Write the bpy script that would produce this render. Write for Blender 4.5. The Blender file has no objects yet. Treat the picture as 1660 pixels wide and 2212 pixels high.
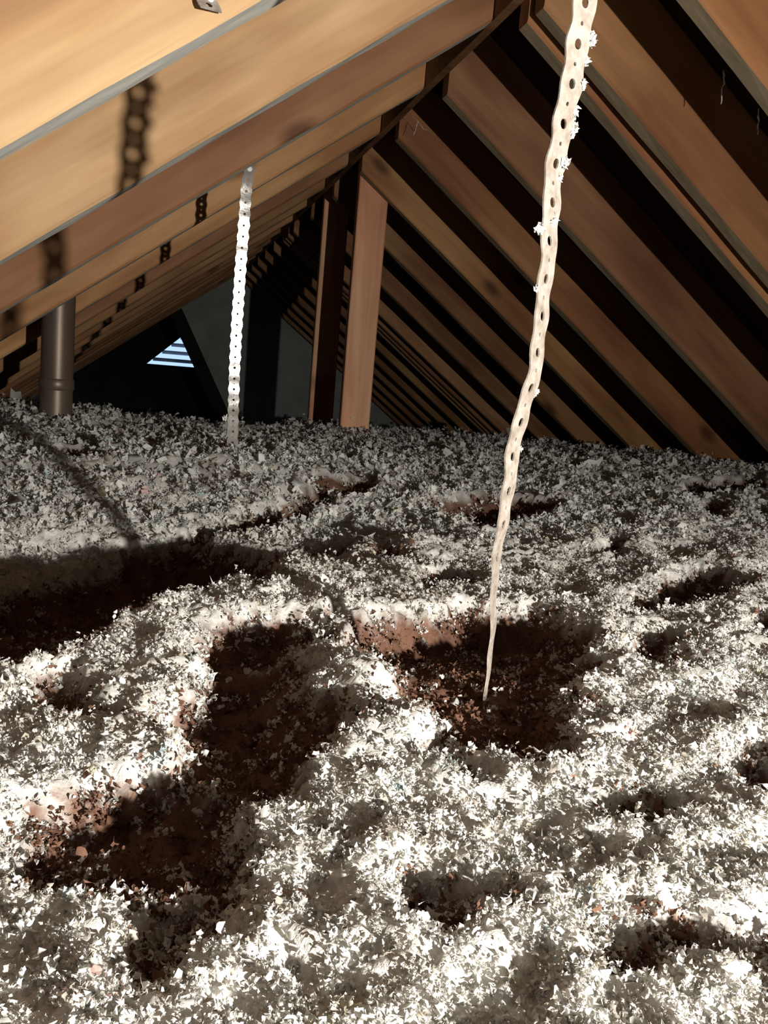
import bpy, bmesh, math, random
import numpy as np
from mathutils import Matrix, Vector

scene = bpy.context.scene
C = scene.collection

# ------------------------------------------------------------------ camera, sky, light, exposure
def look_matrix(yaw, pitch, roll):
    f = Vector((math.sin(yaw)*math.cos(pitch), math.cos(yaw)*math.cos(pitch), math.sin(pitch)))
    r = Vector((math.cos(yaw), -math.sin(yaw), 0.0))
    d = -r.cross(f)
    r2 = math.cos(roll)*r + math.sin(roll)*d
    d2 = -math.sin(roll)*r + math.cos(roll)*d
    return Matrix(((r2.x, -d2.x, -f.x, 0), (r2.y, -d2.y, -f.y, 0), (r2.z, -d2.z, -f.z, 0), (0, 0, 0, 1)))

cam_data = bpy.data.cameras.new('camera')
cam_data.sensor_fit = 'VERTICAL'
cam_data.sensor_height = 24.0
cam_data.lens = 1972.2/2212*24.0
cam_data.clip_start = 0.01
cam = bpy.data.objects.new('camera', cam_data)
cam.matrix_world = look_matrix(math.radians(14.143), math.radians(-8.994), math.radians(-4.8966))
C.objects.link(cam)
scene.camera = cam

world = bpy.data.worlds.new('daylight')
scene.world = world
world.use_nodes = True
bg = world.node_tree.nodes['Background']
bg.inputs['Color'].default_value = (0.42, 0.62, 0.95, 1)
bg.inputs['Strength'].default_value = 1.3

lamp_data = bpy.data.lights.new('work_light', 'SPOT')
lamp_data.energy = 106.0
lamp_data.color = (1.0, 0.97, 0.915)
lamp_data.shadow_soft_size = 0.008
lamp_data.spot_size = math.radians(132)
lamp_data.spot_blend = 1.0
lamp = bpy.data.objects.new('work_light', lamp_data)
LP = Vector((0.441, -0.38, 0.015))
lamp.location = LP
lamp.rotation_euler = Vector((-0.42, 1.0, 0.03)).to_track_quat('-Z', 'Y').to_euler()
C.objects.link(lamp)

scene.view_settings.view_transform = 'Standard'
scene.view_settings.look = 'None'
scene.view_settings.gamma = 1.0
scene.view_settings.use_curve_mapping = False
scene.view_settings.exposure = 0.0
scene.cycles.max_bounces = 4
scene.cycles.diffuse_bounces = 3
scene.cycles.glossy_bounces = 2

# ------------------------------------------------------------------ helpers
rng = np.random.default_rng(7)
random.seed(7)

def nodes_of(name):
    m = bpy.data.materials.new(name)
    m.use_nodes = True
    nt = m.node_tree
    b = nt.nodes['Principled BSDF']
    return m, nt, b

def ramp(nt, stops):
    r = nt.nodes.new('ShaderNodeValToRGB')
    e = r.color_ramp.elements
    e[0].position, e[0].color = stops[0][0], (*stops[0][1], 1)
    e[1].position, e[1].color = stops[-1][0], (*stops[-1][1], 1)
    for p, c in stops[1:-1]:
        n = e.new(p); n.color = (*c, 1)
    return r

def noise(nt, vec, scale, detail=4.0, rough=0.55):
    n = nt.nodes.new('ShaderNodeTexNoise')
    n.inputs['Scale'].default_value = scale
    n.inputs['Detail'].default_value = detail
    n.inputs['Roughness'].default_value = rough
    nt.links.new(vec, n.inputs['Vector'])
    return n

def mapping(nt, src, scale, loc=None):
    mp = nt.nodes.new('ShaderNodeMapping')
    mp.inputs['Scale'].default_value = scale
    nt.links.new(src, mp.inputs['Vector'])
    return mp

def mixc(nt, fac, a, b, mode='MIX'):
    mx = nt.nodes.new('ShaderNodeMix')
    mx.data_type = 'RGBA'; mx.blend_type = mode
    for sock, v in ((mx.inputs[0], fac), (mx.inputs[6], a), (mx.inputs[7], b)):
        if hasattr(v, 'is_output'): nt.links.new(v, sock)
        elif isinstance(v, tuple): sock.default_value = (*v, 1)
        else: sock.default_value = v
    return mx.outputs[2]

def wood(name, light, mid, dark, rough=0.62, knots=True):
    """sawn softwood; grain runs along the local X axis"""
    m, nt, b = nodes_of(name)
    tc = nt.nodes.new('ShaderNodeTexCoord')
    oi = nt.nodes.new('ShaderNodeObjectInfo')
    off = nt.nodes.new('ShaderNodeVectorMath'); off.operation = 'ADD'
    sc = nt.nodes.new('ShaderNodeVectorMath'); sc.operation = 'SCALE'
    nt.links.new(oi.outputs['Random'], sc.inputs['Scale'])
    sc.inputs[0].default_value = (37.0, 11.0, 23.0)
    nt.links.new(tc.outputs['Object'], off.inputs[0]); nt.links.new(sc.outputs[0], off.inputs[1])
    g = noise(nt, mapping(nt, off.outputs[0], (2.2, 30, 30)).outputs[0], 1.0, 5, 0.6)
    broad = noise(nt, mapping(nt, off.outputs[0], (2.5, 9, 9)).outputs[0], 1.0, 3, 0.5)
    r1 = ramp(nt, [(0.36, dark), (0.5, mid), (0.62, light)])
    nt.links.new(broad.outputs[0], r1.inputs[0])
    r2 = ramp(nt, [(0.35, (0.72, 0.66, 0.6)), (0.62, (1.08, 1.06, 1.04))])
    nt.links.new(g.outputs[0], r2.inputs[0])
    col = mixc(nt, 0.75, r1.outputs[0], r2.outputs[0], 'MULTIPLY')
    col = mixc(nt, 1.0, col, oi.outputs['Color'], 'MULTIPLY')      # each timber has its own tone
    if knots:
        sx = nt.nodes.new('ShaderNodeSeparateXYZ'); cb = nt.nodes.new('ShaderNodeCombineXYZ')
        nt.links.new(mapping(nt, off.outputs[0], (2.3, 1, 4.6)).outputs[0], sx.inputs[0])
        nt.links.new(sx.outputs['X'], cb.inputs['X']); nt.links.new(sx.outputs['Z'], cb.inputs['Y'])
        v = nt.nodes.new('ShaderNodeTexVoronoi')
        v.voronoi_dimensions = '2D'
        v.inputs['Scale'].default_value = 1.0
        v.inputs['Randomness'].default_value = 1.0
        nt.links.new(cb.outputs[0], v.inputs['Vector'])
        kr = ramp(nt, [(0.035, (0.85, 0.85, 0.85)), (0.105, (0, 0, 0))])
        nt.links.new(v.outputs['Distance'], kr.inputs[0])
        sr = nt.nodes.new('ShaderNodeSeparateColor'); nt.links.new(v.outputs['Color'], sr.inputs[0])
        gt = nt.nodes.new('ShaderNodeMath'); gt.operation = 'GREATER_THAN'; gt.inputs[1].default_value = 0.5
        nt.links.new(sr.outputs[0], gt.inputs[0])
        ml = nt.nodes.new('ShaderNodeMath'); ml.operation = 'MULTIPLY'
        nt.links.new(kr.outputs[0], ml.inputs[0]); nt.links.new(gt.outputs[0], ml.inputs[1])
        col = mixc(nt, ml.outputs[0], col, mixc(nt, 1.0, col, (0.30, 0.22, 0.18), 'MULTIPLY'))
    nt.links.new(col, b.inputs['Base Color'])
    b.inputs['Roughness'].default_value = rough
    b.inputs['Specular IOR Level'].default_value = 0.25
    bp = nt.nodes.new('ShaderNodeBump'); bp.inputs['Strength'].default_value = 0.25; bp.inputs['Distance'].default_value = 0.002
    nt.links.new(g.outputs[0], bp.inputs['Height']); nt.links.new(bp.outputs[0], b.inputs['Normal'])
    return m

def plain(name, c1, c2, scale=20, rough=0.9, spec=0.1, metal=0.0, bump=0.15, stretch=(1, 1, 1)):
    m, nt, b = nodes_of(name)
    tc = nt.nodes.new('ShaderNodeTexCoord')
    n = noise(nt, mapping(nt, tc.outputs['Object'], stretch).outputs[0], scale, 5, 0.6)
    r = ramp(nt, [(0.32, c1), (0.68, c2)])
    nt.links.new(n.outputs[0], r.inputs[0]); nt.links.new(r.outputs[0], b.inputs['Base Color'])
    b.inputs['Roughness'].default_value = rough
    b.inputs['Specular IOR Level'].default_value = spec
    b.inputs['Metallic'].default_value = metal
    if bump:
        bp = nt.nodes.new('ShaderNodeBump'); bp.inputs['Strength'].default_value = bump; bp.inputs['Distance'].default_value = 0.003
        nt.links.new(n.outputs[0], bp.inputs['Height']); nt.links.new(bp.outputs[0], b.inputs['Normal'])
    return m

MAT = {}
MAT['rafter'] = wood('rafter_pine', (0.66, 0.40, 0.20), (0.54, 0.295, 0.135), (0.40, 0.195, 0.09))
MAT['post'] = wood('post_pine', (0.85, 0.48, 0.29), (0.80, 0.41, 0.235), (0.66, 0.31, 0.17))
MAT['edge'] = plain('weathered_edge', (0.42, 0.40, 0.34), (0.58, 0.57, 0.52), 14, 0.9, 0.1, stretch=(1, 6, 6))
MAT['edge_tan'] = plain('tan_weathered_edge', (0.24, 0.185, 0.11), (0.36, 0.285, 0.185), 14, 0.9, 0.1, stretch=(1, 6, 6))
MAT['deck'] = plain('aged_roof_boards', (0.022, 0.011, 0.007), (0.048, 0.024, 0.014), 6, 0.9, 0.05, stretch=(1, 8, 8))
MAT['ridge'] = wood('ridge_pine', (0.26, 0.14, 0.06), (0.20, 0.10, 0.045), (0.13, 0.06, 0.03), knots=False)
MAT['gable'] = plain('grey_gable_board', (0.34, 0.36, 0.32), (0.46, 0.48, 0.43), 5, 0.9, 0.05)
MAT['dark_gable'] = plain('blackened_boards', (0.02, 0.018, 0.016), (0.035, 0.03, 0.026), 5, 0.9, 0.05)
MAT['slat'] = plain('grey_metal_louvre', (0.35, 0.37, 0.4), (0.45, 0.47, 0.5), 8, 0.5, 0.3, bump=0)
MAT['subfloor'] = plain('ceiling_board', (0.10, 0.08, 0.06), (0.16, 0.13, 0.10), 6)
MAT['strap'] = plain('dusty_zinc', (0.21, 0.165, 0.13), (0.40, 0.35, 0.30), 130, 0.7, 0.25, metal=0.1, bump=0.3)
MAT['strap_bright'] = plain('bright_zinc', (0.42, 0.39, 0.36), (0.58, 0.56, 0.52), 70, 0.15, 0.5, metal=0.6, bump=0.08)
MAT['pipe'] = plain('dull_galvanised', (0.13, 0.09, 0.065), (0.19, 0.14, 0.105), 9, 0.42, 0.5, metal=0.4, bump=0.05, stretch=(1, 1, 0.3))
MAT['nail'] = plain('nail_steel', (0.3, 0.29, 0.28), (0.4, 0.39, 0.37), 40, 0.4, 0.5, metal=0.8, bump=0)
MAT['lint'] = plain('white_lint', (0.78, 0.77, 0.72), (0.9, 0.89, 0.85), 200, 1.0, 0.0)
MAT['web'] = plain('dusty_cobweb', (0.5, 0.48, 0.46), (0.7, 0.68, 0.66), 80, 1.0, 0.0, bump=0)

def mesh_obj(name, verts, faces, mats, parent=None, fmats=None, smooth=False):
    me = bpy.data.meshes.new(name)
    me.from_pydata([tuple(v) for v in verts], [], faces)
    for m in (mats if isinstance(mats, (list, tuple)) else [mats]):
        me.materials.append(MAT[m] if isinstance(m, str) else m)
    if fmats: me.polygons.foreach_set('material_index', fmats)
    if smooth: me.polygons.foreach_set('use_smooth', [True]*len(me.polygons))
    me.update()
    o = bpy.data.objects.new(name, me)
    C.objects.link(o)
    if parent: o.parent = parent
    return o

def tag(o, label=None, cat=None, group=None, kind=None):
    if label: o['label'] = label
    if cat: o['category'] = cat
    if group: o['group'] = group
    if kind: o['kind'] = kind
    return o

def empty(name, loc):
    o = bpy.data.objects.new(name, None)
    o.empty_display_size = 0.05
    o.location = loc
    C.objects.link(o)
    return o

def prism(sections, cap=True):
    """sections: list of rings of equal length -> verts, faces"""
    n = len(sections[0]); V = []; F = []
    for s in sections: V += [tuple(p) for p in s]
    for i in range(len(sections)-1):
        for k in range(n):
            a = i*n+k; b = i*n+(k+1) % n
            F.append((a, b, b+n, a+n))
    if cap:
        F.append(tuple(range(n))[::-1]); F.append(tuple(range((len(sections)-1)*n, len(sections)*n)))
    return V, F

# ------------------------------------------------------------------ roof geometry
AR, AL = math.radians(37.4), math.radians(35.8)
HR, HL = 0.74, 0.1735            # distance from the eye to the plane of the rafters' lower edges
DEPTH, THICK = 0.14, 0.038
RX, LX = 0.516, 0.497            # where the rafters meet the ridge board
RZ = (HR - math.sin(AR)*RX)/math.cos(AR)
LZ = (HL + math.sin(AL)*LX)/math.cos(AL)
YB, YF = -2.4, 9.6               # ends of the attic

def side_frame(right):
    if right:
        s = Vector((math.cos(AR), 0, -math.sin(AR))); n = Vector((math.sin(AR), 0, math.cos(AR))); p = Vector((RX, 0, RZ))
    else:
        s = Vector((-math.cos(AL), 0, -math.sin(AL))); n = Vector((-math.sin(AL), 0, math.cos(AL))); p = Vector((LX, 0, LZ))
    return s, n, p

def rafter(right, y, label, group, mat='rafter', length=None, tone=None):
    s, n, p = side_frame(right)
    a = AR if right else AL
    L = length or (2.75 if right else 1.95)
    c = 0.0035; N = 26
    ph = random.random()*10
    secs = []
    for i in range(N+1):
        t = L*i/N
        w = 0.0012*math.sin(t*3.1+ph) + 0.0007*math.sin(t*9.7+ph*2)
        u = 0.0012*math.sin(t*2.3+ph*3)
        ring = []
        for (yy, nn) in ((c, 0), (THICK-c, 0), (THICK, c), (THICK, DEPTH), (0, DEPTH), (0, c)):
            tt = t - nn*math.tan(a) if i == 0 else t
            e = 0.0006*math.sin(t*41+yy*300+ph) if nn < 0.01 else 0
            ring.append((tt, yy+w, nn+(u if nn < DEPTH else 0)+e))
        secs.append(ring)
    V, F = prism(secs)
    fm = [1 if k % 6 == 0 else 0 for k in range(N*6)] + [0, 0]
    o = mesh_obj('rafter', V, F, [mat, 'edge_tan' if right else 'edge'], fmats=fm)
    yv = Vector((0, 1, 0))
    o.matrix_world = Matrix(((s.x, yv.x, n.x, p.x), (s.y, yv.y, n.y, y), (s.z, yv.z, n.z, p.z), (0, 0, 0, 1)))
    if tone is None:
        q = random.uniform(0.55, 0.85); tone = (q, q*random.uniform(0.86, 0.95), q*random.uniform(0.74, 0.88))
    o.color = (*tone, 1)
    return tag(o, label, 'rafter', group)

def slab(name, right, n0, n1, y0, y1, L, mat):
    s, n, p = side_frame(right)
    a = AR if right else AL
    V = []
    for yy in (y0, y1):
        for nn in (n0, n1):
            for tt in (-nn*math.tan(a) + 0.0, L):
                q = p + s*tt + n*nn; V.append((q.x + (0.0105 if right else -0.0105)*0 , yy, q.z))
    F = [(0, 1, 3, 2), (4, 6, 7, 5), (0, 4, 5, 1), (2, 3, 7, 6), (0, 2, 6, 4), (1, 5, 7, 3)]
    return tag(mesh_obj(name, V, F, mat), kind='structure')

def box(x0, x1, y0, y1, z0, z1):
    V = [(x, y, z) for x in (x0, x1) for y in (y0, y1) for z in (z0, z1)]
    F = [(0, 1, 3, 2), (4, 6, 7, 5), (0, 4, 5, 1), (2, 3, 7, 6), (0, 2, 6, 4), (1, 5, 7, 3)]
    return V, F

# ------------------------------------------------------------------ the setting
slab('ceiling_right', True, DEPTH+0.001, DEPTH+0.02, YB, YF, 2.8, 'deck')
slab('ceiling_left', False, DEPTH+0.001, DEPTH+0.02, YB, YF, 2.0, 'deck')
# cap closing the slot above the ridge board
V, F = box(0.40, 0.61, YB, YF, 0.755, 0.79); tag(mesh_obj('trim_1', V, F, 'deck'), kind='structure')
ZF = -0.62
V, F = box(-1.3, 2.75, YB, YF, ZF-0.03, ZF); tag(mesh_obj('floor', V, F, 'subfloor'), kind='structure')

def gable_poly(y0, y1, pts, name, mat):
    V = [(x, y0, z) for x, z in pts] + [(x, y1, z) for x, z in pts]
    k = len(pts)
    F = [tuple(range(k)), tuple(range(k, 2*k))[::-1]] + [(i, i+k, (i+1) % k + k, (i+1) % k) for i in range(k)]
    return tag(mesh_obj(name, V, F, mat), kind='structure')

def zl(x, n=DEPTH): return (HL + n + math.sin(AL)*x)/math.cos(AL)
def zr(x, n=DEPTH): return (HR + n - math.sin(AR)*x)/math.cos(AR)
XR = (HR + DEPTH - math.cos(AR)*ZF)/math.sin(AR)
XL = (math.cos(AL)*ZF - HL - DEPTH)/math.sin(AL)
ridge_z = zl(0.507) - 0.0
full = [(XL, ZF), (XR, ZF), (0.53, zr(0.53)), (0.49, zl(0.49))]
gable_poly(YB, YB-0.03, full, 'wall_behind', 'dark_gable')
# grey partition boards closing the right part of the attic, with a raking left edge
gx = lambda z: 0.138 + (0.22 - z)*(0.477-0.138)/(0.22+0.434)
zt = 0.32
while gx(zt) > -2 and zt < zl(gx(zt)): zt += 0.002
gable_poly(7.0, 7.03, [(gx(ZF), ZF), (XR, ZF), (0.53, zr(0.53)), (0.49, zl(0.49)), (gx(zt), zt)], 'wall_far_right', 'gable')
# far gable with the opening for the vent
VA, VB = (-0.195, -0.178), (0.70, -0.178)
vs = math.tan(math.radians(42))
vap = ((VA[0]+VB[0])/2, VA[1] + vs*(VB[0]-VA[0])/2)
outer = [(XL, ZF), (XR, ZF), (0.53, zr(0.53)), (0.49, zl(0.49))]
V = []; F = []
for yy in (9.5, 9.54):
    V += [(x, yy, z) for x, z in outer] + [(x, yy, z) for x, z in (VA, VB, vap)]
for o_ in (0, 7):
    F += [(o_+0, o_+1, o_+5, o_+4), (o_+1, o_+2, o_+6, o_+5), (o_+2, o_+3, o_+6), (o_+3, o_+0, o_+4, o_+6)]
F += [(4, 5, 12, 11), (5, 6, 13, 12), (6, 4, 11, 13)]
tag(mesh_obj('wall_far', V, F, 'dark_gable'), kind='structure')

# ------------------------------------------------------------------ rafters
ORD = ['first', 'second', 'third', 'fourth', 'fifth', 'sixth', 'seventh', 'eighth', 'ninth', 'tenth', 'eleventh', 'twelfth',
       'thirteenth', 'fourteenth', 'fifteenth', 'sixteenth', 'seventeenth', 'eighteenth']
GL, GR = 'left slope rafters', 'right slope rafters'
left_labels = {
    1: 'broad orange rafter filling the upper left corner, with a blue-grey lower edge',
    2: 'pale orange left rafter crossed by the sharp shadow of a perforated strap',
    3: 'reddish-brown left rafter that the bright far strap hangs from',
    4: 'orange left rafter just behind the one carrying the far strap, striped by its shadow',
    5: 'left rafter right behind the vent pipe, with a pale patch near the ridge',
}
left_tones = {0: (1.0, 1.0, 1.0), 1: (0.84, 0.93, 1.0), 2: (0.86, 0.92, 0.96), 3: (0.50, 0.42, 0.42), 4: (0.78, 0.70, 0.62), 5: (0.9, 0.84, 0.72), 6: (0.6, 0.5, 0.44)}
for k in range(-6, 17):
    y = 0.7184 + 0.4064*(k-1)
    if y < -0.2 or y > 6.9: continue
    if k < 1:
        lab = 'left slope rafter overhead that the near strap is nailed to' if k == 0 else 'left slope rafter straight above the viewpoint'
    else:
        lab = left_labels.get(k, 'narrow left slope rafter, %s from the near end, beyond the vent pipe' % ORD[k-1])
    rafter(False, y, lab, GL if k >= 1 else 'rafters over the viewpoint', tone=left_tones.get(k))
right = [
    (1.07, 'wide orange right rafter in the upper right corner with a tan lower edge'),
    (1.35, 'pale tan right rafter of the close pair, the nearer and wider one'),
    (1.411, 'right rafter of the close pair seen as a thin strip, the farther one'),
    (1.823, 'wide brown right rafter, first beyond the close pair, crossed by the near strap'),
    (2.222, 'brown right rafter with a large round knot near its top, second beyond the pair'),
    (2.643, 'right rafter whose upper end covers the top of the near post'),
    (3.083, 'right rafter emerging from behind the near post, fourth beyond the close pair'),
    (3.56, 'right rafter emerging from behind the near post, fifth beyond the close pair'),
    (4.04, 'right rafter emerging from behind the near post, sixth beyond the close pair'),
    (4.22, 'thin dark right rafter in a tight cluster, nearest of the cluster'),
    (4.31, 'thin dark right rafter in a tight cluster, middle of the cluster'),
    (4.40, 'thin dark right rafter in a tight cluster, farthest of the cluster'),
    (4.80, 'dim right rafter just beyond the tight cluster'),
    (5.22, 'dim right rafter, second beyond the tight cluster'),
    (5.62, 'dim right rafter, third beyond the tight cluster'),
    (6.02, 'dim right rafter, fourth beyond the tight cluster'),
    (6.42, 'dim right rafter, fifth beyond the tight cluster'),
    (6.82, 'dim right rafter against the grey end wall, farthest of all'),
]
right_tones = [(0.58, 0.48, 0.41), (0.54, 0.47, 0.42), (0.6, 0.5, 0.46), (0.38, 0.31, 0.30), (0.50, 0.40, 0.34), (0.66, 0.58, 0.48), (0.50, 0.42, 0.36), (0.46, 0.39, 0.34)]
for k, (y, lab) in enumerate(right): rafter(True, y, lab, GR, tone=right_tones[k] if k < len(right_tones) else None)
for y, lab in ((0.66, 'right slope rafter overhead, just out of the upper right corner'), (0.25, 'right slope rafter overhead, second out of the upper right corner'), (-0.16, 'right slope rafter overhead, beside the viewpoint')):
    rafter(True, y, lab, 'rafters over the viewpoint')

# ridge board
secs = []
for i in range(61):
    y = YB + (6.98-YB)*i/60
    w = 0.001*math.sin(i*1.3)
    secs.append([(0.4985+w, y, 0.575), (0.5145+w, y, 0.575), (0.5145+w, y, 0.752), (0.4985+w, y, 0.752)])
V, F = prism(secs)
tag(mesh_obj('ridge_board', V, F, 'ridge'), 'dark thin ridge board running between the tops of both rafter rows', 'board')

# posts
def post(x0, x1, y, z0, z1, right_top, label):
    """2x4 standing flat to the viewer; local X runs up the post so the grain does too"""
    N = 12; W = x1-x0; c = 0.003; D = 0.038
    secs = []
    for i in range(N+1):
        t = (z1-z0)*i/N
        w = 0.001*math.sin(t*5+x0*40)
        ring = []
        for (xx, yy) in ((c, 0), (W-c, 0), (W, c), (W, D-c), (W-c, D), (c, D), (0, D-c), (0, c)):
            zz = t
            if i == N: zz = t - right_top*(xx/W)
            ring.append((zz, -(xx+w), yy))
        secs.append(ring)
    V, F = prism(secs)
    o = mesh_obj('post', V, F, 'post')
    o.matrix_world = Matrix(((0, -1, 0, x0), (0, 0, 1, y), (1, 0, 0, z0), (0, 0, 0, 1)))
    return tag(o, label, 'post', 'upright posts under the ridge')
post(0.521, 0.609, 2.684, -0.6, 0.615, 0.068, 'wide orange upright post under the ridge, the nearer one with a small knot')
post(0.521, 0.610, 3.30, -0.6, 0.63, 0.068, 'upright post behind the near post, only its narrow left part lit')

# raking board along the grey partition's edge
dv = Vector((0.477-0.138, 0, -0.434-0.22)).normalized(); nv = Vector((-dv.z, 0, dv.x)); nv = -nv if nv.x > 0 else nv
p0 = Vector((gx(zt-0.12), 6.955, zt-0.12)); Lr = (Vector((gx(ZF+0.02), 6.955, ZF+0.02))-p0).length
secs = []
for i in range(13):
    t = Lr*i/12
    q = p0 + dv*t
    secs.append([q - nv*0.01, q + nv*0.085, q + nv*0.085 + Vector((0, 0.038, 0)), q - nv*0.01 + Vector((0, 0.038, 0))])
V, F = prism(secs)
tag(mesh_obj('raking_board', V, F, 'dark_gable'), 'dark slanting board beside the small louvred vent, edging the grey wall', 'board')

# louvred gable vent
vent = tag(empty('gable_vent', (vap[0], 9.5, VA[1])), 'small triangular louvred vent glowing blue with daylight at the far end', 'vent')
def vpart(name, V, F, mat):
    return mesh_obj(name, [(x-vap[0], y-9.5, z-VA[1]) for x, y, z in V], F, mat, vent)
def bar(a, b, wdt, y0, y1):
    a = Vector((a[0], 0, a[1])); b = Vector((b[0], 0, b[1])); d = (b-a).normalized(); n = Vector((-d.z, 0, d.x))*wdt
    return prism([[a+Vector((0, y0, 0)), a+n+Vector((0, y0, 0)), a+n+Vector((0, y1, 0)), a+Vector((0, y1, 0))],
                  [b+Vector((0, y0, 0)), b+n+Vector((0, y0, 0)), b+n+Vector((0, y1, 0)), b+Vector((0, y1, 0))]])
for a, b in ((VA, VB), (VB, vap), (vap, VA)):
    V, F = bar(a, b, 0.012, 9.485, 9.545); vpart('frame', V, F, 'dark_gable')
nz = 6
for i in range(nz):
    z = VA[1] + 0.075 + i*0.0775
    hw = max(0.02, (vap[1]-z)/vs)
    xa, xb = vap[0]-hw+0.005, vap[0]+hw-0.005
    if hw < 0.03: continue
    V, F = prism([[(x, 9.50, z), (x, 9.535, z-0.030), (x, 9.537, z-0.026), (x, 9.502, z+0.005)] for x in (xa, xb)])
    vpart('slat', V, F, 'slat')

# vent pipe
pipe = tag(empty('vent_pipe', (-0.226, 2.135, -0.32)), 'dull metal vent pipe rising out of the insulation on the left', 'pipe')
def ring(r, z, n=40): return [(r*math.cos(2*math.pi*k/n), r*math.sin(2*math.pi*k/n), z) for k in range(n)]
V, F = prism([ring(0.0345, z) for z in (0, 0.1, 0.2, 0.3, 0.4, 0.54)]); mesh_obj('pipe_body', V, F, 'pipe', pipe, smooth=False)
V, F = prism([ring(0.0348, 0.21), ring(0.0372, 0.213), ring(0.0372, 0.232), ring(0.0348, 0.235)], cap=False); mesh_obj('collar', V, F, 'pipe', pipe)
for o in pipe.children:
    o.data.polygons.foreach_set('use_smooth', [len(p.vertices) == 4 for p in o.data.polygons])

# ------------------------------------------------------------------ insulation height field
CP = [(.2,.25,-.165),(-.2,.3,-.17),(.6,.3,-.165),(.25,.45,-.168),(.179,.447,-.158),(.07,.66,-.168),(.045,.60,-.170),(.12,.74,-.178),(-.1,.5,-.172),(.7,.6,-.17),(.2,.6,-.178),(-.1,.56,-.178),(.3,.9,-.19),(.8,1.0,-.175),
      (-.02,1.05,-.25),(-.1,.98,-.25),(-.2,.88,-.25),(-.05,.85,-.235),(.03,.95,-.24),(-.15,.72,-.225),(.0,.7,-.205),(-.15,1.1,-.215),(-.25,1.05,-.21),(.12,1.05,-.215),(-.03,1.1,-.215),(-.06,1.165,-.197),(-.12,1.345,-.19),(-.16,1.48,-.178),(.118,1.56,-.167),(-.23,2.15,-.165),(-.4,1.7,-.178),(-.4,1.2,-.17),(-.4,.7,-.18),
      (.5,1.5,-.19),(.9,1.6,-.18),(1.3,1.7,-.16),(1.46,2.22,-.178),(1.49,2.64,-.215),(1.55,3.08,-.245),(1.62,3.5,-.283),(.57,2.7,-.205),(.56,3.3,-.255),(.2,2.2,-.197),(0.,2.1,-.188),(1.0,2.6,-.2),(1.0,3.4,-.27)]
HOLLOWS = [[[0.135,0.468],[0.164,0.476],[0.226,0.46],[0.219,0.414],[0.177,0.35],[0.152,0.354],[0.135,0.382],[0.12,0.402]],[[0.123,0.594],[0.172,0.612],[0.147,0.472],[0.124,0.454],[0.122,0.518]],[[-0.038,0.31],[-0.007,0.312],[0.024,0.312],[0.031,0.294],[0.02,0.264],[0.005,0.272],[-0.014,0.282],[-0.03,0.284]],[[0.075,0.444],[0.095,0.402],[0.075,0.362],[0.062,0.356]],[[-0.14,0.894],[-0.085,0.97],[-0.017,1.054],[0.035,1.078],[0.074,1.022],[0.111,0.976],[0.109,0.9],[0.072,0.75],[0.044,0.712],[0.015,0.686],[0.001,0.654],[-0.038,0.538],[-0.065,0.51],[-0.09,0.492],[-0.161,0.878]],[[0.127,0.588],[0.16,0.606],[0.189,0.624],[0.234,0.652],[0.268,0.64],[0.298,0.638],[0.302,0.596],[0.311,0.57],[0.26,0.514],[0.25,0.468],[0.214,0.428],[0.186,0.376],[0.171,0.378],[0.164,0.406],[0.144,0.41],[0.131,0.432],[0.13,0.478],[0.135,0.536]],[[0.027,0.55],[0.072,0.6],[0.099,0.59],[0.105,0.552],[0.078,0.508],[0.076,0.452],[0.076,0.418],[0.085,0.392],[0.065,0.364],[0.058,0.326],[0.04,0.326],[0.032,0.304],[0.019,0.27],[0.011,0.298],[-0.008,0.306],[-0.037,0.304],[-0.036,0.35],[-0.023,0.358],[-0.002,0.356],[0.02,0.346],[0.027,0.376],[0.016,0.402],[0.007,0.402],[0.014,0.434],[0.024,0.466]],[[-0.056,0.478],[-0.034,0.486],[-0.017,0.444],[-0.026,0.422],[-0.047,0.442]],[[0.407,1.28],[0.453,1.31],[0.533,1.364],[0.6,1.314],[0.533,1.194],[0.469,1.138],[0.413,1.092],[0.405,1.182]],[[0.398,0.688],[0.519,0.798],[0.579,0.842],[0.577,0.776],[0.509,0.706],[0.452,0.674],[0.402,0.65],[0.365,0.614]],[[0.344,0.57],[0.37,0.558],[0.322,0.486],[0.294,0.46],[0.292,0.484]],[[0.468,0.614],[0.509,0.636],[0.417,0.514],[0.424,0.548]],[[0.253,0.802],[0.296,0.792],[0.279,0.738],[0.236,0.73]],[[0.242,1.008],[0.266,0.936],[0.24,0.854],[0.217,0.856]],[[0.046,1.104],[0.12,1.192],[0.179,1.27],[0.196,1.25],[0.126,1.124],[0.061,1.078]],[[0.074,0.866],[0.103,0.746],[0.101,0.674],[0.072,0.666]],[[0.268,0.346],[0.294,0.35],[0.254,0.298],[0.247,0.31]],[[0.183,0.314],[0.207,0.316],[0.191,0.294],[0.176,0.296]],[[0.142,0.226],[0.168,0.23],[0.173,0.218],[0.2,0.226],[0.176,0.194],[0.156,0.206],[0.138,0.214]],[[0.086,0.264],[0.1,0.268],[0.108,0.254],[0.092,0.244],[0.085,0.25]],[[0.131,0.372],[0.142,0.376],[0.13,0.336],[0.121,0.342]],[[0.996,1.576],[1.213,1.652],[1.13,1.534],[0.935,1.446]],[[0.875,1.336],[0.935,1.348],[0.768,1.122]],[[0.499,0.962],[0.554,1.0],[0.49,0.888]],[[0.245,1.402],[0.331,1.452],[0.304,1.358],[0.244,1.348]],[[0.163,1.02],[0.226,1.038],[0.194,0.928]],[[0.001,0.25],[0.017,0.254],[0.023,0.24],[0.014,0.226],[0.004,0.232]],[[0.198,1.314],[0.243,1.338],[0.226,1.274]],[[-0.159,1.58],[-0.133,1.616],[-0.108,1.49],[-0.134,1.476]]]

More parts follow.
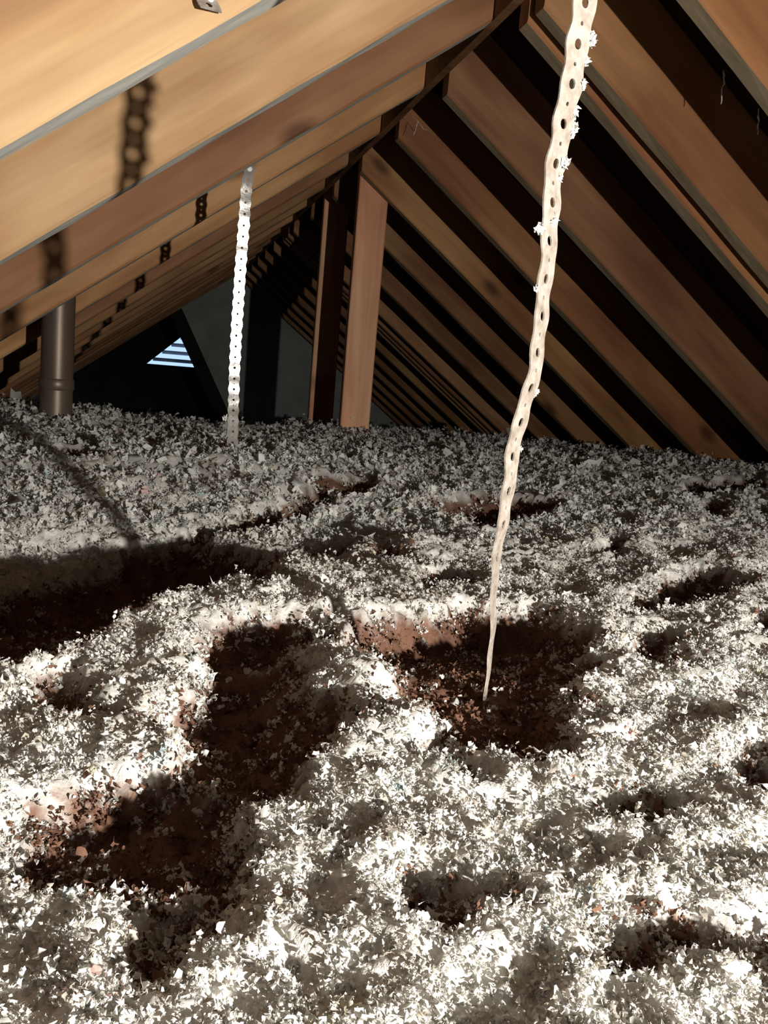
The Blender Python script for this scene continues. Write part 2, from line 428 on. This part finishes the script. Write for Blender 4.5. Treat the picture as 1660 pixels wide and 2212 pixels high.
def z0(x, y):
    num = np.zeros_like(x); den = np.zeros_like(x)
    for a, b, c in CP:
        d2 = (x-a)**2+(y-b)**2; s = .004+.004*b*b
        w = 1/(d2+s*.35)**2; num += w*c; den += w
    z = num/den
    crest = 2.45+1.25/(1+np.exp(-np.clip((x-.42)/.06, -40, 40)))
    t = np.clip(y-crest, 0, None)
    z = z-.35*np.minimum(t, 1.2)*np.minimum(t, 1)/(np.minimum(t, 1)+.25)
    return np.maximum(z, ZF+0.02)

_perm = rng.permutation(256); _perm = np.concatenate([_perm, _perm, _perm])
_ang = rng.random(256)*2*np.pi
_gx, _gy = np.cos(_ang), np.sin(_ang)
def perlin(x, y):
    xi = np.floor(x).astype(int); yi = np.floor(y).astype(int)
    xf = x-xi; yf = y-yi
    u = xf**3*(xf*(xf*6-15)+10); v = yf**3*(yf*(yf*6-15)+10)
    def g(ix, iy, dx, dy):
        h = _perm[(_perm[ix & 255]+iy) & 255]
        return _gx[h]*dx+_gy[h]*dy
    a = g(xi, yi, xf, yf); b = g(xi+1, yi, xf-1, yf); c = g(xi, yi+1, xf, yf-1); d = g(xi+1, yi+1, xf-1, yf-1)
    return (a*(1-u)+b*u)*(1-v)+(c*(1-u)+d*u)*v

def hollow(x, y):
    """signed distance into the hollows: > 0 inside (metres)"""
    wx = x+0.022*perlin(x*24, y*24)+0.012*perlin(x*62+9, y*62)+0.006*perlin(x*140, y*140+3)
    wy = y+0.022*perlin(x*22+31, y*22+7)+0.012*perlin(x*60+3, y*60+5)+0.006*perlin(x*135+7, y*135)
    best = np.full_like(x, -1.0)
    for poly in HOLLOWS:
        P = np.array(poly); lo = P.min(0)-0.06; hi = P.max(0)+0.06
        sel = np.nonzero((wx > lo[0]) & (wx < hi[0]) & (wy > lo[1]) & (wy < hi[1]))[0]
        if not len(sel): continue
        px, py = wx[sel], wy[sel]
        inside = np.zeros(len(sel), bool); dm = np.full(len(sel), 9.0)
        for i in range(len(P)):
            ax, ay = P[i]; bx, by = P[(i+1) % len(P)]
            ex, ey = bx-ax, by-ay
            t = np.clip(((px-ax)*ex+(py-ay)*ey)/(ex*ex+ey*ey+1e-12), 0, 1)
            dm = np.minimum(dm, np.hypot(px-ax-t*ex, py-ay-t*ey))
            cond = ((ay > py) != (by > py))
            inside ^= cond & (px < (bx-ax)*(py-ay)/(by-ay+1e-12)+ax)
        sd = np.where(inside, dm, -dm)
        best[sel] = np.maximum(best[sel], sd+0.007+0.016*sstep(0.95, 1.3, py))
    return best

def sstep(a, b, x):
    t = np.clip((x-a)/(b-a), 0, 1); return t*t*(3-2*t)

def height(x, y):
    h = z0(x, y)
    sd = hollow(x, y)
    near = sstep(0.0, 1.6, y)
    # the near bank of every hollow slopes gently, the far bank is steep
    entry = np.zeros_like(x)
    live = np.nonzero(sd > 0)[0]
    dx, dy = -0.24, 0.97
    for k in range(1, 22):
        if not len(live): break
        inside = hollow(x[live]-dx*0.009*k, y[live]-dy*0.009*k) > 0
        entry[live[inside]] = 0.009*k
        live = live[inside]
    dep = np.minimum((0.34-0.08*sstep(0.3, 0.9, y))*entry+0.005, 0.017+0.017*sstep(0.42, 0.8, y))
    dep = np.minimum(dep, 0.75*np.clip(sd+0.003, 0, None))
    rim = 0.006*np.exp(-((sd+0.013)/0.013)**2)
    k = 1-0.3*sstep(0.0, 0.015, sd)
    rel = (0.0025+0.013*near)*perlin(x*11+3, y*11)+(0.0032+0.008*near)*perlin(x*26, y*26+8)+0.005*perlin(x*52+5, y*52)
    qx = x+0.006*perlin(x*55+8, y*55); qy = y+0.006*perlin(x*55, y*55+4)
    f = (0.0050+0.003*near)*(0.35-np.abs(perlin(qx*60+1, qy*60+2))*1.6)+(0.0034+0.002*near)*(0.3-1.5*np.abs(perlin(qx*130, qy*130)))
    f2 = 0.0022*(0.3-1.5*np.abs(perlin(qx*260+4, qy*260)))+0.0009*perlin(x*480, y*480)
    return h-dep+rim+(rel+f+f2)*k, sd

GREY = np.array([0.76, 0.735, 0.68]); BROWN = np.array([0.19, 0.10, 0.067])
def insulation_sheet(name, x0, x1, y0, y1, d, drop=0.0):
    nx, ny = int((x1-x0)/d)+1, int((y1-y0)/d)+1
    X, Y = np.meshgrid(np.linspace(x0, x1, nx), np.linspace(y0, y1, ny))
    x, y = X.ravel(), Y.ravel()
    z, sd = height(x, y)
    xj = x+0.3*d*perlin(x*200+5, y*200); yj = y+0.3*d*perlin(x*190, y*190+6)
    co = np.stack([xj, yj, z-drop], 1).astype(np.float32)
    i = np.arange((nx-1)*(ny-1)); r, c = i//(nx-1), i % (nx-1)
    a = r*nx+c
    quads = np.stack([a, a+1, a+nx+1, a+nx], 1).astype(np.int32)
    # drop quads that lie outside the roof
    cx, cz, cy = x[a], z[a], y[a]
    ok = (cz < (HR+0.12-math.sin(AR)*cx)/math.cos(AR)) & (cz < (HL+0.12+math.sin(AL)*cx)/math.cos(AL))
    quads = quads[ok]
    cov = 1-sstep(-0.002, 0.010, sd+0.012*perlin(x*90+2, y*90+11)+0.006*perlin(x*210, y*210+5))  # colour turns darker and browner inside the hollow outlines
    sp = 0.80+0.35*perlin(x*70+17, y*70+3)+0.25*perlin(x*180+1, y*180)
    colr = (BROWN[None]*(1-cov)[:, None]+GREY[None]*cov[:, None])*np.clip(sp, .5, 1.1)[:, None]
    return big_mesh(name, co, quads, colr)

def big_mesh(name, co, faces, colr, mat='fluff'):
    me = bpy.data.meshes.new(name)
    k = faces.shape[1]
    me.vertices.add(len(co)); me.vertices.foreach_set('co', co.astype(np.float32).ravel())
    me.loops.add(faces.size); me.loops.foreach_set('vertex_index', faces.ravel().astype(np.int32))
    me.polygons.add(len(faces))
    me.polygons.foreach_set('loop_start', np.arange(0, faces.size, k, dtype=np.int32))
    at = me.color_attributes.new('tone', 'FLOAT_COLOR', 'POINT')
    cc = np.ones((len(co), 4), np.float32); cc[:, :3] = colr
    at.data.foreach_set('color', cc.ravel())
    me.update(calc_edges=True)
    me.materials.append(MAT[mat])
    o = bpy.data.objects.new(name, me); C.objects.link(o)
    return o

m, nt, b = nodes_of('insulation_fluff')
at = nt.nodes.new('ShaderNodeAttribute'); at.attribute_name = 'tone'
tc = nt.nodes.new('ShaderNodeTexCoord')
n1 = noise(nt, tc.outputs['Object'], 420, 4, 0.7)
rr = ramp(nt, [(0.3, (0.62, 0.60, 0.58)), (0.68, (1.15, 1.15, 1.15))]); nt.links.new(n1.outputs[0], rr.inputs[0])
nt.links.new(mixc(nt, 0.8, at.outputs['Color'], rr.outputs[0], 'MULTIPLY'), b.inputs['Base Color'])
b.inputs['Roughness'].default_value = 1.0; b.inputs['Specular IOR Level'].default_value = 0.03
bp = nt.nodes.new('ShaderNodeBump'); bp.inputs['Strength'].default_value = 0.6; bp.inputs['Distance'].default_value = 0.0015
nt.links.new(n1.outputs[0], bp.inputs['Height']); nt.links.new(bp.outputs[0], b.inputs['Normal'])
MAT['fluff'] = m

m, nt, b = nodes_of('cellulose_flake')
at = nt.nodes.new('ShaderNodeAttribute'); at.attribute_name = 'tone'
df = nt.nodes.new('ShaderNodeBsdfDiffuse'); tl = nt.nodes.new('ShaderNodeBsdfTranslucent'); mx = nt.nodes.new('ShaderNodeMixShader')
mx.inputs[0].default_value = 0.42
for q in (df, tl): nt.links.new(at.outputs['Color'], q.inputs['Color'])
nt.links.new(df.outputs[0], mx.inputs[1]); nt.links.new(tl.outputs[0], mx.inputs[2])
nt.nodes.remove(b)
nt.links.new(mx.outputs[0], nt.nodes['Material Output'].inputs['Surface'])
MAT['flake'] = m

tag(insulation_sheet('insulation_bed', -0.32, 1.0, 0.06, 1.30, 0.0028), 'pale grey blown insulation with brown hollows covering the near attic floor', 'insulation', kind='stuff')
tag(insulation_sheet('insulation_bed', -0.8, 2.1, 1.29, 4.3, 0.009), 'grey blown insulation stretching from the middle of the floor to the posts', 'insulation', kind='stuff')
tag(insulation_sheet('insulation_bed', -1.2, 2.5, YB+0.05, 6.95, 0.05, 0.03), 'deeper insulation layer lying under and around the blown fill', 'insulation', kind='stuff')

# loose clumps of cellulose
def ico(sub):
    bm = bmesh.new(); bmesh.ops.create_icosphere(bm, subdivisions=sub, radius=1.0)
    v = np.array([tuple(p.co) for p in bm.verts]); f = np.array([[q.index for q in t.verts] for t in bm.faces]); bm.free()
    return v, f

def scatter(n, ylo, yhi, ypow):
    u = rng.random(n)
    y = np.exp(np.log(ylo)+(np.log(yhi)-np.log(ylo))*u**ypow)
    x = (-0.26*y-0.05)+(0.98*y+0.14)*rng.random(n)
    x = np.clip(x, -0.7, 2.0)
    return x, y

def under_roof(x, z):
    return (z < (HR-0.005-math.sin(AR)*x)/math.cos(AR)) & (z < (HL-0.005+math.sin(AL)*x)/math.cos(AL))

def rotations(n):
    q = rng.normal(size=(n, 4)); q /= np.linalg.norm(q, axis=1)[:, None]
    w_, a_, b_, c_ = q.T
    return np.stack([1-2*(b_*b_+c_*c_), 2*(a_*b_-c_*w_), 2*(a_*c_+b_*w_), 2*(a_*b_+c_*w_), 1-2*(a_*a_+c_*c_), 2*(b_*c_-a_*w_),
                     2*(a_*c_-b_*w_), 2*(b_*c_+a_*w_), 1-2*(a_*a_+b_*b_)], 1).reshape(n, 3, 3)

def tones(n):
    t = rng.random(n)
    base = np.array([0.77, 0.75, 0.70])[None]*rng.uniform(0.8, 1.12, (n, 1))
    base = np.where((t < 0.12)[:, None], base*np.array([0.66, 0.61, 0.55]), base)
    base = np.where(((t > 0.988) & (t < 0.992))[:, None], np.array([[0.62, 0.44, 0.40]]), base)
    base = np.where(((t > 0.992) & (t < 0.996))[:, None], np.array([[0.48, 0.57, 0.57]]), base)
    base = np.where((t > 0.996)[:, None], np.array([[0.64, 0.61, 0.45]]), base)
    return base

def flakes(name, ncl, per, ylo, yhi, size, spread, ypow, label, brown=False):
    """clusters of crumpled paper-fibre flakes with short fibres"""
    cx, cy = scatter(ncl, ylo, yhi, ypow)
    _, csd = height(cx, cy)
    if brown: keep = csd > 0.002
    else: keep = rng.random(ncl) < np.where(csd > 0.020, 0.17, np.where(csd > 0.010, 0.45, 1.0))
    keep &= np.hypot(cx+0.226, cy-2.135) > 0.05
    cx, cy = cx[keep], cy[keep]; ncl = len(cx)
    cr = spread*(0.75+0.6*cy)*np.exp(rng.normal(0, 0.4, ncl))
    n = ncl*per
    own = np.repeat(np.arange(ncl), per)
    d = rng.normal(size=(n, 3)); d /= np.linalg.norm(d, axis=1)[:, None]
    d *= (rng.random(n)**0.4)[:, None]; d[:, 2] = np.abs(d[:, 2])
    x = cx[own]+d[:, 0]*cr[own]; y = cy[own]+d[:, 1]*cr[own]
    zc, _ = height(cx, cy)
    zg, sd = height(x, y)
    z = np.maximum(zg, zc[own]-0.3*cr[own])*0.7+zg*0.3+d[:, 2]*cr[own]*0.75
    ok = under_roof(x, z) & (y > 0.03)
    x, y, z, own = x[ok], y[ok], z[ok], own[ok]; n = len(x)
    gxy = np.array([(a, b) for b in (-1, 0, 1) for a in (-1, 0, 1)], float)
    f = np.array([t for r_ in (0, 1) for c_ in (0, 1) for t in ((3*r_+c_, 3*r_+c_+1, 3*r_+c_+4), (3*r_+c_, 3*r_+c_+4, 3*r_+c_+3))])
    k = 9
    r = size*(0.75+0.6*y)*np.exp(rng.normal(0, 0.4, n))
    P = np.zeros((n, k, 3)); P[:, :, :2] = gxy[None]*np.stack([rng.uniform(0.7, 1.3, n), rng.uniform(0.4, 1.0, n)], 1)[:, None, :]
    P += rng.normal(0, 0.34, (n, k, 3))*np.array([0.8, 0.8, 1.3])
    P[:, :, 2] += (gxy**2).sum(1)[None]*rng.normal(0, 0.35, (n, 1))
    P *= r[:, None, None]
    P = np.einsum('nij,nkj->nki', rotations(n), P)+np.stack([x, y, z], 1)[:, None, :]
    faces = (f[None]+(np.arange(n)*k)[:, None, None]).reshape(-1, 3)
    T = tones(ncl)
    if brown: T = np.array([[0.20, 0.108, 0.072]])*rng.uniform(0.7, 1.25, (ncl, 1))  # flakes kept to the hollows get a dark brown tone
    colr = np.repeat(np.clip(T[own]*rng.uniform(0.85, 1.15, (n, 1)), 0, 0.88), k, 0)
    nf = n//2
    pick = rng.integers(0, n, nf)
    o3 = np.stack([x, y, z], 1)[pick]
    dv_ = rng.normal(size=(nf, 3)); dv_[:, 2] = np.abs(dv_[:, 2])*0.8; dv_ /= np.linalg.norm(dv_, axis=1)[:, None]
    sv = np.cross(dv_, rng.normal(size=(nf, 3))); sv /= np.linalg.norm(sv, axis=1)[:, None]
    ln = (r[pick]*rng.uniform(1.0, 3.0, nf))[:, None]; wd = (r[pick]*rng.uniform(0.06, 0.22, nf))[:, None]
    Q = np.stack([o3-sv*wd, o3+sv*wd, o3+dv_*ln+sv*wd*0.5], 1)
    Fq = np.arange(nf*3).reshape(nf, 3)+n*k
    co = np.concatenate([P.reshape(-1, 3), Q.reshape(-1, 3)])
    colr = np.concatenate([colr, np.repeat(np.clip(T[own[pick]], 0, .88), 3, 0)])
    ob = big_mesh(name, co, np.concatenate([faces, Fq]), colr, 'flake')
    ob.data.polygons.foreach_set('use_smooth', np.ones(len(ob.data.polygons), bool))
    return tag(ob, label, 'insulation', kind='stuff')

flakes('cellulose_flakes', 11000, 15, 0.10, 1.35, 0.00072, 0.0056, 0.85, 'loose white and grey cellulose fluff lying over the near floor')
flakes('cellulose_flakes', 9000, 7, 1.0, 3.9, 0.0017, 0.0075, 0.75, 'loose grey cellulose fluff over the far floor up to the rafters')
flakes('brown_tufts', 9000, 9, 0.12, 1.5, 0.00085, 0.0060, 0.85, 'dark brown tufts lying in the hollows of the insulation', True)

# ------------------------------------------------------------------ perforated straps
PITCH = 0.018
def strap_mesh(path, az, half=0.0083, mat='strap', name='band', parent=None, wob=0.0, holes=(0.0024, 0.0010)):
    """path: 3D points top -> bottom; az: compass angle (deg) of the strap's normal at each point"""
    P = np.array(path, float); A = np.radians(np.array(az, float))
    seg = np.linalg.norm(np.diff(P, axis=0), axis=1); S = np.concatenate([[0], np.cumsum(seg)])
    def smooth_interp(vals, s):
        return np.interp(s, S, vals)
    fine = np.linspace(0, S[-1], 400)
    ker = np.hanning(25); ker /= ker.sum()
    def sm(vals):
        a = np.interp(fine, S, vals); p = np.pad(a, 12, mode='reflect', reflect_type='odd'); return np.convolve(p, ker, 'valid')
    cx, cy, cz, ca = sm(P[:, 0]), sm(P[:, 1]), sm(P[:, 2]), sm(A)
    def at(s, w):
        x, y, z, a = (np.interp(s, fine, q) for q in (cx, cy, cz, ca))
        k = wob*math.sin(s*95)+wob*0.6*math.sin(s*231+1)
        nx, ny = math.cos(a), math.sin(a)
        return (x - ny*w + nx*k, y + nx*w + ny*k, z)
    def W(s): return half*(0.91+0.09*math.cos(2*math.pi*s/PITCH))
    h = PITCH/4
    V, F = [], []
    ncell = int(S[-1]/(2*h))
    for i in range(ncell):
        s0 = (i+0.5)*2*h
        r = holes[i % 2]
        if i % 2 == 0: s0_w = s0
        outer = []
        sh = s0 - h; # phase so that big holes sit at the wide places
        wf = lambda s: half*(0.91+0.09*math.cos(2*math.pi*(s-h)/PITCH))
        for s_ in (-h, -h/3, h/3, h): outer.append((s_, wf(s0+s_)))
        for q in (1/3, -1/3): outer.append((h, wf(s0+h)*q))
        for s_ in (h, h/3, -h/3, -h): outer.append((s_, -wf(s0+s_)))
        for q in (-1/3, 1/3): outer.append((-h, wf(s0-h)*q))
        base = len(V)
        for (a, b_) in outer: V.append(at(s0+a, b_))
        for (a, b_) in outer:
            an = math.atan2(b_/half, a/h); V.append(at(s0+r*math.cos(an), r*math.sin(an)))
        for k in range(12):
            j = (k+1) % 12
            F.append((base+k, base+j, base+12+j, base+12+k))
    o = mesh_obj(name, V, F, mat, parent)
    bm = bmesh.new(); bm.from_mesh(o.data); bmesh.ops.remove_doubles(bm, verts=bm.verts, dist=1e-5); bm.to_mesh(o.data); bm.free()
    md = o.modifiers.new('thickness', 'SOLIDIFY'); md.thickness = 0.0009; md.offset = 0
    return o, at

def fluff_bit(name, p, r, parent, mat='lint', seed=0, n=46):
    """a wisp made of small crumpled flakes"""
    g = np.random.default_rng(seed)
    V, F = [], []
    for k in range(n):
        c = g.normal(size=3); c = c/np.linalg.norm(c)*g.random()**0.5*np.array(r)
        q = float(np.mean(r))*g.uniform(0.25, 0.5)
        t = c+g.normal(0, q, (5, 3)); b0 = len(V)
        V += [tuple(np.array(p)+u) for u in t]; F += [(b0, b0+1, b0+2), (b0, b0+2, b0+3), (b0, b0+3, b0+4)]
    return mesh_obj(name, V, F, mat, parent)

S1 = [[0.1908,0.445,0.1837,50.0],[0.1898,0.446,0.1563,51.4],[0.1875,0.447,0.1389,53.0],[0.1871,0.448,0.1216,54.5],[0.1865,0.449,0.104,58.8],[0.1866,0.45,0.0862,59.4],[0.1877,0.451,0.0705,61.8],[0.1888,0.452,0.0546,65.0],[0.19,0.453,0.0372,66.5],[0.1898,0.454,0.0206,67.2],[0.1895,0.455,0.0049,66.2],[0.1867,0.456,-0.0124,65.1],[0.1843,0.457,-0.0298,64.1],[0.1836,0.458,-0.0474,66.6],[0.1828,0.459,-0.0653,68.2],[0.1822,0.46,-0.0808,71.5],[0.1827,0.461,-0.0965,74.9],[0.1829,0.462,-0.1124,79.9],[0.1834,0.463,-0.1285,82.4],[0.1856,0.464,-0.1503,84.0],[0.1863,0.465,-0.1711,85.7]]
S1 = [[q[0]*0.96, q[1]*0.96, q[2]*0.96, q[3]] for q in S1]
def cam_az(p): return math.degrees(math.atan2(-p[1], -p[0]))
near = tag(empty('perforated_strap', (0.1788, 0.4464, -0.19)), 'cream perforated metal strap hanging in the foreground with lint stuck to it', 'strap', 'perforated hanger straps')
inv = Vector(near.location)
path = [(0.190, 0.356, 0.40), (0.190, 0.360, 0.35), (0.187, 0.388, 0.265), (0.185, 0.418, 0.21)] + [tuple(q[:3]) for q in S1] + [(0.1792, 0.447, -0.235)]
azs = [cam_az(S1[0])+44, cam_az(S1[0])+45, cam_az(S1[0])+47, cam_az(S1[0])+49] + [cam_az(q)+q[3] for q in S1] + [cam_az(S1[-1])+86]
path = [tuple(Vector(p)-inv) for p in path]
o, at1 = strap_mesh(path, azs, 0.0085, 'strap', 'band', near, 0.0006)
def along(z):
    ss = np.linspace(0, 0.6, 600); zz = np.array([at1(q, 0)[2]+inv.z for q in ss]); return ss[np.argmin(np.abs(zz-z))]
for k, (z, w, r) in enumerate([(0.162, 1.1, (0.0020, 0.0016, 0.0034)), (0.152, 1.05, (0.0015, 0.0015, 0.0022)), (0.141, 1.0, (0.0016, 0.0016, 0.003)), (0.128, 0.9, (0.0015, 0.0015, 0.003)),
                               (0.120, 1.0, (0.0022, 0.0016, 0.0034)), (0.105, 0.75, (0.0030, 0.0016, 0.0040)), (0.098, 0.6, (0.0024, 0.0016, 0.0026)), (0.078, 0.3, (0.0026, 0.0016, 0.0034)),
                               (0.071, -1.15, (0.0022, 0.0018, 0.0024)), (-0.006, 1.0, (0.0010, 0.001, 0.0022)), (-0.036, 1.1, (0.0013, 0.001, 0.0012)), (0.045, -0.9, (0.001, 0.001, 0.002)), (-0.10, 0.9, (0.001, 0.001, 0.0016))]):
    fluff_bit('lint', at1(along(z), w*0.0085), r, near, 'lint', k)

far = tag(empty('perforated_strap', (0.1203, 1.575, -0.19)), 'shiny galvanised perforated strap hanging in the middle distance from a left rafter', 'strap', 'perforated hanger straps')
S2 = [(0.122,1.575,0.3048),(0.1186,1.575,0.2738),(0.1183,1.575,0.2152),(0.1173,1.575,0.1557),(0.1171,1.575,0.0956),(0.1168,1.575,0.0347),(0.1173,1.575,-0.0268),(0.1186,1.575,-0.0891),(0.1198,1.575,-0.1364),(0.1203,1.575,-0.1721),(0.1205,1.575,-0.23)]
inv2 = Vector(far.location)
bow = [0.0, 0.002, 0.0065, 0.0105, 0.0135, 0.0150, 0.0135, 0.008, 0.001, -0.006, -0.018]
path = [tuple(Vector((p[0], p[1]+q-0.002, p[2]))-inv2) for p, q in zip(S2, bow)]
azs = [-88+14, -88+6, -87, -87, -87, -88, -89, -92, -96, -99, -100]
strap_mesh(path, azs, 0.0098, 'strap_bright', 'band', far, 0.00025, (0.0021, 0.0008))
nl = Vector((0.122, 1.5715, 0.299))-inv2
V, F = prism([[(nl.x+r*math.cos(k*math.pi/5), nl.y+yy, nl.z+r*math.sin(k*math.pi/5)) for k in range(10)] for r, yy in ((0.004, 0), (0.004, 0.0015), (0.0015, 0.002))])
mesh_obj('nail_head', V, F, 'nail', far)
fluff_bit('lint', tuple(Vector((0.107, 1.583, -0.108))-inv2), (0.004, 0.003, 0.005), far, 'lint', 11)

# small tab of strap left on the nearest left rafter, and cobwebs
tab = tag(empty('strap_offcut', (0.012, 0.7165, 0.25)), 'short bent grey strap end nailed to the nearest left rafter', 'strap')
strap_mesh([(0.006, 0.0, 0.05), (0.004, -0.0005, 0.02), (0.006, -0.003, -0.004), (0.012, -0.009, -0.016)], [-92, -92, -80, -70], 0.0085, 'strap', 'band', tab, 0.0)
V, F = prism([[(0.008+r*math.cos(k*math.pi/5), -0.002+yy, -0.002+r*math.sin(k*math.pi/5)) for k in range(10)] for r, yy in ((0.0035, 0), (0.0035, -0.0015), (0.001, -0.002))])
mesh_obj('nail_head', V, F, 'nail', tab)

def cobweb(pts, label, seed, th=0.0012):
    g = random.Random(seed); V, F = [], []
    for a, b in pts:
        a, b = Vector(a), Vector(b); secs = []
        for i in range(9):
            t = i/8; c = a.lerp(b, t)+Vector((g.uniform(-1, 1), g.uniform(-1, 1), g.uniform(-1, 1)))*0.0015
            r = th*g.uniform(0.4, 1.5)
            secs.append([c+Vector((r, 0, 0)), c+Vector((-r/2, r*.8, 0)), c+Vector((-r/2, -r*.8, 0))])
        v, f = prism(secs); n = len(V); V += v; F += [tuple(k+n for k in q) for q in f]
    return tag(mesh_obj('cobweb', V, F, 'web'), label, 'cobweb', 'dusty cobwebs')
cobweb([((0.731, 1.2, 0.440), (0.733, 1.2, 0.398))], 'pale cobweb strand in the dark gap beside the upper right rafter', 1, 0.0015)
cobweb([((0.791, 1.2, 0.402), (0.797, 1.2, 0.366))], 'lower pale cobweb strand at the right edge of the dark gap', 2, 0.0015)
cobweb([((0.517, 2.1, 0.56), (0.545, 2.1, 0.535)), ((0.53, 2.1, 0.552), (0.524, 2.1, 0.52)), ((0.545, 2.1, 0.535), (0.556, 2.1, 0.535))], 'wispy cobweb under the ridge between two right rafters', 3, 0.0007)
cobweb([((0.055, 0.74, 0.262), (0.078, 0.735, 0.285)), ((0.05, 0.742, 0.258), (0.07, 0.74, 0.274))], 'dark cobweb tuft on the lower edge of the nearest left rafter', 4, 0.002)
